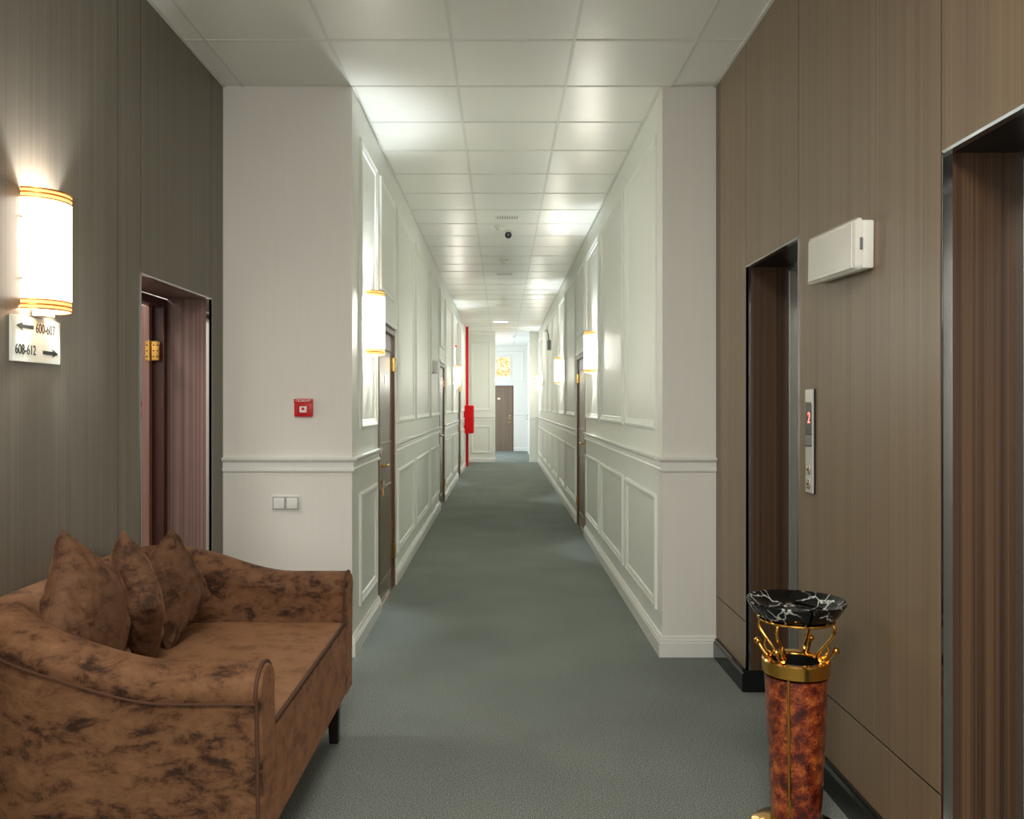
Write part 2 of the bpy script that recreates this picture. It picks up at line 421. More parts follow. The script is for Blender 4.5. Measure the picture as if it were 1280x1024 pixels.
d1 = thing('door_1', 'deep wood-lined doorway behind the sofa with a half open door', 'door', (-1.67, 4.1, 0)); d1['kind'] = 'structure'
def C1(name, bm, m, **k):
    bmesh.ops.translate(bm, verts=bm.verts[:], vec=(1.67, -4.1, 0)); return obj(name, bm, m, d1, **k)
C1('jamb', B(-1.79, -1.5588, O1[1], O1[1]+.03, 0, O1[2]+.02), 'redjamb')
C1('jamb', B(-1.79, -1.5588, O1[0]-.03, O1[0], 0, O1[2]+.02), 'redjamb')
C1('head_lining', B(-1.79, -1.5588, O1[0]-.001, O1[1]+.001, O1[2], O1[2]+.02), 'redjamb')
C1('door_frame', B(-1.86, -1.79, O1[1]-.045, O1[1]+.03, 0, 1.97, .006), 'mahog')
C1('door_frame', B(-1.86, -1.79, O1[0]-.03, O1[0]+.03, 0, 1.97, .006), 'mahog')
C1('door_frame', B(-1.86, -1.79, O1[0]+.03, O1[1]-.045, 1.925, 1.97, .006), 'mahog')
lf = C1('door_leaf', B(-2.68, -1.85, 4.452, 4.492, .01, 1.93, .003), 'leafpink')
for hz in (.25, 1.64):
    hb = B(-1.868, -1.795, 4.446, 4.4515, hz, hz+.1, .001); cyl((-1.845, 4.441, hz-.004), (-1.845, 4.441, hz+.104), .008, bm=hb)
    hh = C1('hinge', hb, 'brass', smooth=True)
    for sx in (-1.861, -1.825, -1.806):
        for kz in (.02, .05, .08):
            s = ball((sx, 4.4452, hz+kz), .004, seg=8)
            bmesh.ops.translate(s, verts=s.verts[:], vec=(1.67, -4.1, 0)); obj('screw', s, 'mahog', hh)
# polished angle round the opening
def edge_trim(W, u0, u1, v1, par, off):
    for (a, b, c, d) in ((u0-.004, u0+.003, 0, v1), (u1-.003, u1+.004, 0, v1), (u0-.004, u1+.004, v1-.003, v1+.005)):
        bm = W.box(a, b, c, d, -.01, .003)
        bmesh.ops.translate(bm, verts=bm.verts[:], vec=off); obj('edge_trim', bm, 'chrome', par)
    for (a, b) in ((u0, u0+.003), (u1-.003, u1)):
        bm = W.box(a, b, 0, v1, -.026, .003); bmesh.ops.translate(bm, verts=bm.verts[:], vec=off); obj('edge_trim', bm, 'chrome', par)
edge_trim(WL, O1[0], O1[1], O1[2], d1, (1.67, -4.1, 0))
# small bright room behind that doorway
f = B(-3.4, -3.32, 2.9, 5.6, 0, 2.6); B(-3.4, -1.64, 5.52, 5.6, 0, 2.6, bm=f); B(-3.4, -1.64, 2.9, 2.98, 0, 2.6, bm=f)
B(-3.4, -1.64, 2.9, 5.6, 2.6, 2.66, bm=f); B(-1.78, -1.64, 2.98, O1[0]-.03, 0, 2.6, bm=f)
B(-1.86, -1.64, O1[1]+.03, 5.6, 0, 2.6, bm=f); B(-1.78, -1.64, O1[0]-.03, O1[1]+.03, 1.992, 2.6, bm=f)
struct('wall_side_room', f, 'cream')['label'] = 'pale walls of the room beyond the left doorway'
area('side_room_lamp', (-2.5, 4.0, 2.55), (0, 0, 0), .6, .6, 20, (1, .98, .97))

# ------------------------------------------------------------------ lobby right wall + elevator openings
E1 = (3.423, 4.15, 2.08); E2 = (1.40, 2.297, 2.09)
f = bmesh.new()
for a, b in ((YB, E2[0]-.031), (E2[1]+.031, E1[0]-.031), (E1[1]+.031, 4.9)): B(1.2006, 1.30, a, b, 0, H+.03, bm=f)
for e in (E1, E2): B(1.2006, 1.30, e[0]-.031, e[1]+.031, e[2]+.021, H+.03, bm=f)
wr = struct('wall_right', f, 'gap'); wr['label'] = 'right lobby wall clad in brown wood panels'
for u0, u1 in ((E1[1], 4.738), (2.313, E1[0]), (.3, E2[0]), (-.9, .3), (YB, -.9)):
    panel(WR, wr, u0, u1, .107, .34); panel(WR, wr, u0, u1, .34, H)
panel(WR, wr, *E1, H); panel(WR, wr, E2[0], 2.313, E2[2], H)
def lift(n, e, label):
    o = thing('door_%d' % n, label, 'elevator door', (1.44, (e[0]+e[1])/2, 0)); o['kind'] = 'structure'
    off = (-1.44, -(e[0]+e[1])/2, 0)
    def P(name, bm, m, **k):
        bmesh.ops.translate(bm, verts=bm.verts[:], vec=off); return obj(name, bm, m, o, **k)
    for a, b in ((e[1], e[1]+.03), (e[0]-.03, e[0])):
        P('jamb', B(1.2008, 1.40, a, b, .107, e[2]+.02), 'jambwood')
    P('jamb_base', B(1.186, 1.40, e[1]-.006, e[1]+.03, 0, .107, .002, 1), 'granite'); P('jamb_base', B(1.186, 1.40, e[0]-.03, e[0]+.006, 0, .107, .002, 1), 'granite')
    P('head_lining', B(1.2008, 1.40, e[0]-.03, e[1]+.03, e[2], e[2]+.02), 'black')
    # steel surround and two leaves
    P('steel_surround', B(1.395, 1.46, e[1]-.035, e[1]+.03, 0, e[2]-.02, .004, 1), 'steel')
    P('steel_surround', B(1.395, 1.46, e[0]-.03, e[0]+.035, 0, e[2]-.02, .004, 1), 'steel')
    P('steel_surround', B(1.395, 1.46, e[0]-.03, e[1]+.03, e[2]-.02, e[2]+.03, .004, 1), 'steel')
    m = (e[0]+e[1])/2
    P('door_leaf', B(1.45, 1.475, e[0]+.03, m-.002, .01, e[2]-.01, .003, 1), 'steel'); P('door_leaf', B(1.45, 1.475, m+.002, e[1]-.03, .01, e[2]-.01, .003, 1), 'steel')
    P('sill', B(1.40, 1.47, e[0]-.03, e[1]+.03, 0, .012), 'steel')
    P('shaft_back', B(1.5, 1.54, e[0]-.1, e[1]+.1, 0, e[2]+.1), 'gap')
    for (a, b) in ((e[0]-.004, e[0]+.003), (e[1]-.003, e[1]+.004)):
        P('edge_trim', WR.box(a, b, .107, e[2], -.01, .003), 'chrome')
    for (a, b) in ((e[0], e[0]+.003), (e[1]-.003, e[1])):
        P('edge_trim', WR.box(a, b, .107, e[2], -.022, .003), 'chrome')
    P('edge_trim', WR.box(e[0]-.004, e[1]+.004, e[2]-.003, e[2]+.006, -.02, .003), 'chrome')
lift(2, E1, 'far elevator doorway with wood-lined jamb and steel edges')
lift(3, E2, 'near elevator doorway at the right edge with striped wood jamb')

# back wall behind the camera, with a window opening added for the fill
f = B(-1.56, -1.35, YB-.1, YB, 0, H); B(.95, 1.2, YB-.1, YB, 0, H, bm=f); B(-1.35, .95, YB-.1, YB, 0, .8, bm=f); B(-1.35, .95, YB-.1, YB, 2.9, H, bm=f)
struct('wall_back', f, 'cream')
wf = struct('added_window_1', B(-1.35, .95, YB-.06, YB-.02, 2.85, 2.9), 'plastic')
for a, b, c, d in ((-1.35, .95, .8, .85), (-1.35, -1.3, .85, 2.85), (.9, .95, .85, 2.85), (-.22, -.18, .85, 2.85)): obj('added_window_frame', B(a, b, YB-.06, YB-.02, c, d), 'plastic', wf)

# ------------------------------------------------------------------ corridor walls (with door openings)
DL = [(5.74, 6.62), (11.38, 12.36), (16.1, 17.05)]; DR = [(9.08, 10.08)]
DH = 1.985
def corr(name, W, doors, a0, a1, label):
    bm = bmesh.new(); u = a0
    for d0, d1_ in doors:
        W.box(u, d0, 0, H+.02, -.12, 0, bm=bm); W.box(d0, d1_, DH, H+.02, -.12, 0, bm=bm); u = d1_
    W.box(u, a1, 0, H+.02, -.12, 0, bm=bm)
    o = struct(name, bm, 'white'); o['label'] = label; return o
wcl = corr('wall_corridor_left', CL, DL, 4.86, 20.7, 'left corridor wall with white moulded panels')
wcr = corr('wall_corridor_right', CR, DR, 4.86, 20.7, 'right corridor wall with white moulded panels')
UL = [(4.97, 5.64), (6.78, 8.03), (8.22, 9.72), (9.92, 11.24), (12.56, 14.2), (14.4, 15.98), (17.2, 18.5), (18.7, 20.5)]
UR = [(4.90, 6.08), (6.24, 7.62), (7.78, 8.96), (10.24, 11.74), (11.92, 13.22), (13.4, 14.86), (15.04, 16.4), (16.58, 18.0), (18.18, 20.4)]
for W, par, US, DS in ((CL, wcl, UL, DL), (CR, wcr, UR, DR)):
    for a, b in US:
        obj('panel_moulding', picture_frame(W, a, b, 1.26, 2.975, MPROF), 'white', par)
        obj('panel_moulding', picture_frame(W, a, b, .225, .888, MPROF), 'white', par)
    for a, b in DS:
        obj('panel_moulding', picture_frame(W, a+.06, b-.04, 2.2, 2.975, MPROF), 'white', par)
# return faces of the lobby (white)
wfl = struct('wall_return_left', FC.box(-1.60, -.836, 0, H+.02, -.12, 0), 'cream')
wfl['label'] = 'plain off-white wall face behind the sofa arm'
wfr = struct('wall_return_right', FC.box(.899, 1.24, 0, H+.02, -.12, 0), 'cream'); wfr['label'] = 'plain off-white wall face beside the right panelling'
# corner posts closing the joint (both walls share the corner line)
def run_with_doors(name, kind, prof, mat):
    # left: lobby face + corner + corridor up to door, then segments
    segs = []
    segs.append([((-1.556, 4.74), (0, -1)), ((-.836, 4.74), (1, -1)), ((-.836, DL[0][0]-.0), (1, 0))])
    e = [d for dd in DL for d in dd]+[20.7]
    for a, b in zip(e[1::2], e[2::2]): segs.append([((-.836, a), (1, 0)), ((-.836, b), (1, 0))])
    segs2 = [[((1.198, 4.74), (0, -1)), ((.899, 4.74), (-1, -1)), ((.899, DR[0][0]), (-1, 0))],
             [((.899, DR[0][1]), (-1, 0)), ((.899, 20.7), (-1, 0))]]
    return segs, segs2
sl, sr = run_with_doors('', '', RAIL, '')
def group_run(name, segs, prof, mat, label, child):
    root = None
    for s in segs:
        o = struct(name, run_profile(s, prof), mat) if root is None else obj(child, run_profile(s, prof), mat, root)
        if root is None: root = o; o['label'] = label
    return root
group_run('trim_1', sl, RAIL, 'trim', 'white chair rail along the left wall', 'chair_rail')
group_run('trim_2', sr, RAIL, 'trim', 'white chair rail along the right wall', 'chair_rail')
group_run('baseboard_left', sl, BASE, 'trim', 'white stepped baseboard along the left corridor wall', 'baseboard_length')
group_run('baseboard_right', sr, BASE, 'trim', 'white stepped baseboard along the right corridor wall', 'baseboard_length')
bl = struct('baseboard_lobby_left', run_profile([((-1.556, YB), (1, 0)), ((-1.556, O1[0]), (1, 0))], BLACKBASE), 'granite')
obj('baseboard_length', run_profile([((-1.556, O1[1]), (1, 0)), ((-1.556, 4.718), (1, 0))], BLACKBASE), 'granite', bl)
bl['label'] = 'black stone baseboard of the left lobby wall'
for n_ in [0]:
    b_ = struct('baseboard_lobby_right', run_profile([((1.198, E1[1]), (-1, 0)), ((1.198, 4.718), (-1, 0))], BLACKBASE), 'granite')
    b_['label'] = 'black stone baseboard of the right lobby wall'
    for a, b in ((E2[1], E1[0]), (YB, E2[0])):
        obj('baseboard_length', run_profile([((1.198, a), (-1, 0)), ((1.198, b), (-1, 0))], BLACKBASE), 'granite', b_)

# corridor end piers and far room
pe = struct('wall_end_left', EP.box(-.95, -.156, 0, H+.02, -.2, 0), 'white'); pe['label'] = 'white panelled pier at the corridor end, left'
obj('panel_moulding', picture_frame(EP, -.75, -.27, 1.26, 2.93, MPROF), 'white', pe)
obj('panel_moulding', picture_frame(EP, -.75, -.27, .225, .888, MPROF), 'white', pe)
obj('chair_rail', run_profile([((-.836, 20.7), (0, -1)), ((-.156, 20.7), (0, -1))], RAIL), 'trim', pe)
obj('baseboard_length', run_profile([((-.836, 20.7), (0, -1)), ((-.156, 20.7), (0, -1))], BASE), 'trim', pe)
obj('cornice', run_profile([((-.836, 20.7), (0, -1)), ((-.156, 20.7), (0, -1))], CORN), 'trim', pe)
pr = struct('wall_end_right', EP.box(.684, 1.0, 0, H+.02, -.2, 0), 'white'); pr['label'] = 'narrow white pier at the corridor end, right'
obj('chair_rail', run_profile([((.684, 20.7), (0, -1)), ((.899, 20.7), (0, -1))], RAIL), 'trim', pr)
obj('baseboard_length', run_profile([((.684, 20.7), (0, -1)), ((.899, 20.7), (0, -1))], BASE), 'trim', pr)
f = bmesh.new(); FB.box(-2.0, -.53, 0, H+.02, -.12, 0, bm=f); FB.box(-.53, .36, 2.0, H+.02, -.12, 0, bm=f); FB.box(.36, .9, 0, H+.02, -.12, 0, bm=f)
wf_ = struct('wall_far', f, 'cream'); wf_['label'] = 'white back wall beyond the corridor end'
obj('chair_rail', run_profile([((.37, 25.7), (0, -1)), ((.776, 25.7), (0, -1))], RAIL), 'trim', wf_)
obj('baseboard_length', run_profile([((.37, 25.7), (0, -1)), ((.776, 25.7), (0, -1))], BASE), 'trim', wf_)
obj('panel_moulding', picture_frame(FB, -.3, .66, 2.12, 3.02, MPROF), 'trim', wf_)
f = B(.776, .9, 20.9, 24.5, 0, H+.02); B(.776, .9, 25.35, 25.7, 0, H+.02, bm=f); B(.776, .9, 24.5, 25.35, 2.05, H+.02, bm=f)
struct('wall_far_right', f, 'cream')['label'] = 'white side wall of the far room, right'
f = B(-2.0, -1.9, 20.9, 21.9, 0, H+.02); B(-2.0, -1.9, 24.5, 25.7, 0, H+.02, bm=f); B(-2.0, -1.9, 21.9, 24.5, 0, .9, bm=f); B(-2.0, -1.9, 21.9, 24.5, 2.7, H+.02, bm=f)
B(-1.9, -.95, 20.7, 20.9, 0, H+.02, bm=f)
struct('wall_far_left', f, 'cream')['label'] = 'white side wall of the far room, left'

# ------------------------------------------------------------------ corridor doors
def lever(par, W, u, v, dirn, mat='brass', n0=0, off=Vector()):
    bm = cyl(W.p(u, v, n0)+off, W.p(u, v, n0+.012)+off, .024); cyl(W.p(u, v, n0+.012)+off, W.p(u, v, n0+.05)+off, .009, bm=bm)
    tube([q+off for q in smooth_path([W.p(u, v, n0+.048), W.p(u+dirn*.03, v+.002, n0+.052), W.p(u+dirn*.07, v-.002, n0+.055), W.p(u+dirn*.12, v+.004, n0+.05)], 4)], .008, bm=bm)
    return obj('handle', bm, mat, par, True)
def corridor_door(n, W, d0, d1_, label, near_handle=True, leafmat='door', casing=True, hinge=True, tagkey=False, hsign=1, headlow=0):
    base = W.p((d0+d1_)/2, 0, 0); off = -base
    o = thing('door_%d' % n, label, 'door', base); o['kind'] = 'structure'
    def P(name, bm, m, par=None, **k):
        bmesh.ops.translate(bm, verts=bm.verts[:], vec=off); return obj(name, bm, m, par or o, **k)
    T = DH-.005
    P('door_frame', W.box(d0, d0+.045, 0, T, -.1, .006, .004, seg=1), 'frame')
    P('door_frame', W.box(d1_-.045, d1_, 0, T, -.1, .006, .004, seg=1), 'frame')
    P('door_frame', W.box(d0+.045, d1_-.045, T-.045, T, -.1, .006, .004, seg=1), 'frame')
    lf = P('door_leaf', W.box(d0+.048, d1_-.048, .008, T-.048, -.05, -.012, .003, seg=1), leafmat)
    P('panel_moulding', picture_frame(W, d0+.13, d1_-.13, 1.12, T-.16, [(0, -.012), (0, -.008), (.012, -.006), (.02, -.012)]), leafmat)
    P('panel_moulding', picture_frame(W, d0+.13, d1_-.13, .14, .82, [(0, -.012), (0, -.008), (.012, -.006), (.02, -.012)]), leafmat)
    P('threshold', W.box(d0, d1_, 0, .007, -.1, .004), 'nickel')
    if casing: P('casing', W.box(d0-.02, d1_+.02, DH, DH+.035, 0, .022, .004, seg=1), 'trim')
    hu = d0+.11 if near_handle else d1_-.11; dr = 1 if near_handle else -1
    h = lever(o, W, hu, .985, dr, 'brass', -.012, off)
    P('lock', cyl(W.p(hu, 1.075, -.012), W.p(hu, 1.075, .004), .022), 'nickel', smooth=True)
    k = P('keyhole', cyl(W.p(hu, .87, -.012), W.p(hu, .87, 0), .022), 'brass', smooth=True)
    if tagkey:
        bm = W.box(hu-.0015, hu+.0015, .855, .885, 0, .03); P('key', bm, 'nickel')
        P('key_tag', W.box(hu+.012, hu+.048, .775, .845, .012, .017, .001, seg=1), 'orange', label='orange key tag')
        P('key_ring', tube([W.p(hu+.01+.015*math.cos(t), .855+.018*math.sin(t), .02) for t in [2*PI*i/14 for i in range(14)]], .0015, 6, closed=True), 'nickel')
    hy = d1_-.045 if near_handle else d0+.045
    for hz in (.22, 1.66):
        P('hinge', cyl(W.p(hy, hz, .004), W.p(hy, hz+.11, .004), .011, bm=W.box(hy-.03, hy+.03, hz+.003, hz+.107, -.011, .008)), 'brass')
    P('number_plate', W.box((d0+d1_)/2-.045, (d0+d1_)/2+.045, 1.56, 1.62, -.012, -.008, .001, seg=1), 'nickel')
    return o
corridor_door(4, CL, *DL[0], 'brown corridor door on the left nearest the lobby, orange key tag in lock', tagkey=True)
corridor_door(5, CL, *DL[1], 'second brown corridor door on the left, beyond the small white box')
corridor_door(6, CL, *DL[2], 'third brown corridor door on the left, just before the red cabinet')
corridor_door(7, CR, *DR[0], 'brown corridor door on the right wall beside the glowing sconce')
corridor_door(8, FB, -.53, .36, 'brown door facing the camera at the far end of the corridor', near_handle=False, casing=False)
# white door in the far right wall
d9 = thing('door_9', 'white door seen edge-on in the far room', 'door', (.776, 24.92, 0)); d9['kind'] = 'structure'
def P9(name, bm, m, **k):
    bmesh.ops.translate(bm, verts=bm.verts[:], vec=(-.776, -24.92, 0)); return obj(name, bm, m, d9, **k)
P9('door_leaf', FR.box(24.53, 25.32, .01, 2.02, -.05, -.01, .003, seg=1), 'plastic')
for a, b in ((24.5, 24.53), (25.32, 25.35)): P9('door_frame', FR.box(a, b, 0, 2.05, -.1, .012), 'plastic')
P9('door_frame', FR.box(24.53, 25.32, 2.02, 2.05, -.1, .012), 'plastic')
lever(d9, FR, 25.22, .98, -1, 'nickel', -.01, Vector((-.776, -24.92, 0)))
P9('lock', cyl(FR.p(25.22, 1.08, -.01), FR.p(25.22, 1.08, .02), .02), 'nickel')

# stained glass panel over far door
sg = thing('lit_glass_panel', 'amber lit patterned glass panel above the door at the corridor end', 'panel', (.05, 25.7, 2.55))
obj('glass', B(-.21, .21, -.012, -.002, -.29, .29), 'mosaic', sg)
obj('frame', picture_frame(Wall((0, 0, 0), (1, 0, 0), (0, -1, 0)), -.24, .24, -.32, .32, [(0, 0), (0, .02), (.03, .02), (.03, 0)]), 'trim', sg)
for i in range(1, 6):
    obj('lead_bar', tube([(-.21+.07*i+.02*math.sin(z*12+i), -.014, -.29+z) for z in [k*.058 for k in range(11)]], .003, 6), 'orange', sg)

# ------------------------------------------------------------------ sconces
def sconce(W, u, label, power=LAMP_W, shade='shade'):
    """half-cylinder glowing wall lamp centred at u; v from 1.72 to 2.115"""
    base = W.p(u, 1.915, 0)
    o = thing('wall_sconce', label, 'wall lamp', base, group='half-round glowing wall sconces')
    def loc(du, dv, n): return W.U*du+W.V*dv+W.N*n
    hw, dp, hh = .105, .1, .195; NS = 20
    def arc(k, s=1.0, ex=.004):
        t = PI*k/NS; return loc(-hw*s*math.cos(t), 0, ex+dp*s*math.sin(t))
    bm = bmesh.new()
    A = [[], [], [], []]
    for k in range(NS+1):
        for j, (s, v) in enumerate(((1, -hh+.03), (1, hh-.03), (.96, hh-.03), (.96, -hh+.03))):
            A[j].append(bm.verts.new(arc(k, s)+W.V*v))
    for k in range(NS):
        for j in range(4): bm.faces.new((A[j][k], A[j][k+1], A[(j+1) % 4][k+1], A[(j+1) % 4][k]))
    bm.faces.new([A[j][0] for j in range(4)]); bm.faces.new([A[j][NS] for j in range(4)])
    obj('shade', bm, shade, o, True)
    for sgn in (1, -1):
        bm = bmesh.new(); A = [[], [], [], []]
        for k in range(NS+1):
            for j, (s, v) in enumerate(((1.0, hh-.03), (1.0, hh), (.95, hh), (.95, hh-.03))):
                A[j].append(bm.verts.new(arc(k, s)+W.V*v*sgn))
        for k in range(NS):
            for j in range(4): bm.faces.new((A[j][k], A[j][k+1], A[(j+1) % 4][k+1], A[(j+1) % 4][k]))
        bm.faces.new([A[j][0] for j in range(4)]); bm.faces.new([A[j][NS] for j in range(4)])
        obj('glowing_band', bm, 'amber', o, True, label='amber glowing band')
        for v in (hh, hh-.014, hh-.03):
            obj('ring', tube([arc(k, 1.02)+W.V*v*sgn for k in range(NS+1)], .0028, 6), 'brass', o, True)
    q = bmesh.new()
    for a in (W.box(u-.1, u+.1, 1.915-hh+.01, 1.915+hh-.01, 0, .004),):
        bmesh.ops.translate(a, verts=a.verts[:], vec=-base); obj('back_plate', a, 'plastic', o)
    q.free()
    a = W.box(u-.04, u+.04, 1.915-hh-.02, 1.915-hh+.005, .004, .04, .003, seg=1); bmesh.ops.translate(a, verts=a.verts[:], vec=-base); obj('bracket', a, 'plastic', o)
    for v in (-.1, .1):
        obj('screw', cyl(loc(-.107, v, .004), loc(-.103, v, .008), .004, 8), 'nickel', o)
    # the bulb itself
    l = bpy.data.lights.new('sconce_bulb', 'POINT'); l.energy = power; l.color = (.86, .93, 1.0); l.shadow_soft_size = .025
    lo = bpy.data.objects.new('sconce_bulb', l); C.objects.link(lo); lo.location = base + W.N*.055 + W.V*.06
    return o
sconce(WL, 2.84, 'bright half-round wall lamp on the brown panelling above the room number sign', 26, 'shadel')
sconce(CL, 5.3, 'glowing half-round wall lamp on left corridor wall before the nearest door')
sconce(CL, 15.1, 'small distant glowing wall lamp on the left wall under the red indicator')
sconce(CR, 8.2, 'largest glowing wall lamp on the right corridor wall, beside the brown door')
sconce(CR, 12.7, 'middle of the three glowing wall lamps on the right corridor wall')
sconce(CR, 19.7, 'farthest glowing wall lamp on right wall at the corridor end')

# ------------------------------------------------------------------ room number sign
RL = Matrix(((0, 0, 1, 0), (1, 0, 0, 0), (0, 1, 0, 0), (0, 0, 0, 1)))   # local x->+Y, y->Z, z->+X
sg = thing('room_number_sign', 'cream sign with arrows and room numbers 600-607 and 608-612 under the lamp', 'sign', (-1.556, 2.826, 1.62))
obj('plate', B(0, .008, -.149, .149, -.074, .074, .0015, 1), 'signplate', sg)
def put_text(par, s, size, y, z, width, n, m, mat4=RL, name='lettering'):
    me = text_mesh(s, size, .0005, 1.0, width); me.transform(mat4)
    o = obj(name, me, m, par); o.location = n if not isinstance(n, (int, float)) else (n, y, z); return o
put_text(sg, '600-607', .046, .052, .04, .80, .0087, 'ink')
put_text(sg, '608-612', .046, -.068, -.035, .80, .0087, 'ink')
def arrow(par, y0, y1, z, s):
    bm = bmesh.new(); d = 1 if y1 > y0 else -1
    pts = [(y0, z-.006), (y1-d*.032, z-.006), (y1-d*.038, z-.014), (y1, z), (y1-d*.038, z+.014), (y1-d*.032, z+.006), (y0, z+.006)]
    a = [bm.verts.new((.008, y, q)) for y, q in pts]; b = [bm.verts.new((.0092, y, q)) for y, q in pts]
    bm.faces.new(a); bm.faces.new(b[::-1])
    for i in range(len(pts)): j = (i+1) % len(pts); bm.faces.new((a[i], a[j], b[j], b[i]))
    obj('arrow', bm, 'ink', par)
arrow(sg, -.022, -.122, .042, 1); arrow(sg, .035, .132, -.037, 1)

# ------------------------------------------------------------------ fire call point and switch on the left return face
RF = Matrix(((1, 0, 0, 0), (0, 0, -1, 0), (0, 1, 0, 0), (0, 0, 0, 1)))   # local x->X, y->Z, z->-Y
fc = thing('fire_call_point', 'red fire alarm call point above the chair rail', 'fire alarm', (-1.103, 4.74, 1.39))
obj('housing', B(-.051, .051, -.028, 0, -.05, .05, .006), 'redp', fc, True)
obj('header', B(-.05, .05, -.036, -.028, .026, .049, .003), 'redp', fc, True)
o = put_text(fc, 'ПОЖАР', .021, 0, 0, 1.0, (0, -.0365, .0375), 'whitepaint', RF)
obj('recess_frame', picture_frame(Wall((0, 0, 0), (1, 0, 0), (0, -1, 0)), -.034, .034, -.034, .018, [(0, .028), (0, .034), (.006, .034), (.006, .028)]), 'redp', fc)
obj('push_plate', B(-.02, .02, -.031, -.028, -.026, .008, .001, 1), 'whitepaint', fc, label='white push plate')
obj('push_spot', cyl((0, -.033, -.006), (0, -.031, -.006), .008), 'redp', fc)
sw = thing('light_switch', 'white double rocker light switch below the chair rail', 'switch', (-1.205, 4.74, .857))
obj('plate', B(-.079, .079, -.009, 0, -.043, .043, .004), 'plastic', sw, True)
for x in (-.037, .037):
    bm = B(x-.031, x+.031, -.016, -.008, -.031, .031, .003); obj('rocker', bm, 'plastic', sw, True)
    obj('rocker_surround', picture_frame(Wall((0, 0, 0), (1, 0, 0), (0, -1, 0)), x-.036, x+.036, -.036, .036, [(0, .008), (.002, .011), (.005, .008)]), 'greyplastic', sw)

# ------------------------------------------------------------------ elevator call panel
RR = Matrix(((0, 0, -1, 0), (-1, 0, 0, 0), (0, 1, 0, 0), (0, 0, 0, 1)))   # local x->-Y, y->Z, z->-X
cp = thing('elevator_call_panel', 'narrow vertical elevator call panel with red floor digit between the doorways', 'control panel', (1.198, 3.272, 1.267))
obj('back_box', B(-.006, 0, -.036, .044, -.203, .201, .001, 1), 'black', cp)
obj('face_plate', B(-.014, -.006, -.038, .034, -.2, .2, .002, 1), 'satin', cp)
obj('cap', B(-.016, -.014, -.034, .030, .15, .196, .001, 1), 'agedplastic', cp)
obj('display', B(-.0155, -.014, -.034, .030, .03, .148, .0005, 1), 'display', cp, label='dark floor indicator display')
me = text_mesh('2', .06, .0005, 1, .8); me.transform(RR); dd = obj('digit', me, 'redled', cp, label='glowing red digit 2'); dd.location = (-.0165, -.01, .088)
obj('divider', B(-.0165, -.014, -.036, .032, .024, .03), 'black', cp)
obj('divider', B(-.0165, -.014, -.036, .032, -.02, -.016), 'black', cp)
obj('grey_window', B(-.0155, -.014, -.034, .030, -.016, .024), 'greyplastic', cp)
for z in (-.11, -.165):
    b_ = obj('button', B(-.018, -.014, -.02, .018, z-.018, z+.018, .002), 'nickel', cp, True)
    obj('button_mark', B(-.0186, -.018, -.008, .006, z-.003, z+.003), 'ink', b_)

# ------------------------------------------------------------------ emergency light
el = thing('emergency_light', 'aged white emergency light box on the right panelling', 'emergency light', (1.198, 2.94, 1.93), 0)
el.rotation_euler = (math.radians(1.5), 0, 0)
obj('housing', B(-.04, 0, -.215, .215, -.078, .078, .006), 'agedplastic', el, True)
bm = B(-.062, -.036, -.222, .218, -.086, .086, .02, 4)
obj('cover', bm, 'agedplastic', el, True)
obj('cover_ridge', B(-.0645, -.06, -.19, -.182, -.075, .075, .0015, 1), 'plastic', el)
obj('cover_ridge', B(-.0645, -.06, -.20, .20, -.076, -.070, .0015, 1), 'plastic', el)
obj('latch', B(-.05, -.04, -.2245, -.219, -.02, .02, .002, 1), 'greyplastic', el)

# ------------------------------------------------------------------ sofa
sofa = thing('sofa', 'brown crushed velvet loveseat with curved back against the left wall', 'sofa', (-1.09, 2.955, 0))
SO = Vector((-1.09, 2.955, 0))
def sp(v): return Vector(v)-SO
XF, XBK, YN, YF, TH = -.655, -1.450, 2.345, 3.572, .145
def s_h(x):
    t = max(0, min(1, (-x-.88)/.60)); return .702+.135*(t*t*(3-2*t))
RC = .27; path = []
for i in range(13): path.append((XF+(XBK+RC-XF)*i/12, YN, (0, -1)))
for i in range(1, 12):
    a = PI/2*i/12; path.append((XBK+RC-RC*math.sin(a), YN+RC-RC*math.cos(a), (-math.sin(a), -math.cos(a))))
for i in range(13): path.append((XBK, YN+RC+(YF-YN-2*RC)*i/12, (-1, 0)))
for i in range(1, 12):
    a = PI/2*i/12; path.append((XBK+RC-RC*math.cos(a), YF-RC+RC*math.sin(a), (-math.cos(a), math.sin(a))))
for i in range(13): path.append((XBK+RC+(XF-XBK-RC)*i/12, YF, (0, 1)))
def section(x, y, n, scale=1.0, dx=0):
    h = s_h(x); t = TH/2; pts = []
    zb = .21
    zc = h-t
    def P(o_, z):
        lean = .022*max(0, (z-.35))/.4
        return Vector((x+n[0]*(o_*scale+lean)+dx, y+n[1]*(o_*scale+lean), z))
    for z in (zb, .30, .42, .54, zc-.03): pts.append(P(t, z))
    pts.append(P(t+.004, zc-.012))
    for k in range(0, 13):
        a = PI*k/12; pts.append(P((t+.008)*math.cos(a), zc+(t if scale == 1 else t*scale)*math.sin(a)))
    pts.append(P(-t-.004, zc-.012))
    for z in (zc-.03, .54, .42, .30, zb): pts.append(P(-t, z))
    return pts
bm = bmesh.new(); rings = []
def add_ring(pts): rings.append([bm.verts.new(p-SO) for p in pts])
x0, y0, n0 = path[0]
add_ring(section(x0, y0, n0, .86, .014))
for x, y, n in path: add_ring(section(x, y, n))
xe, ye, ne = path[-1]
add_ring(section(xe, ye, ne, .86, .014))
for a, b in zip(rings, rings[1:]):
    for k in range(len(a)): j = (k+1) % len(a); bm.faces.new((a[k], a[j], b[j], b[k]))
bm.faces.new(rings[0]); bm.faces.new(rings[-1])
obj('shell', bm, 'velvet', sofa, True)
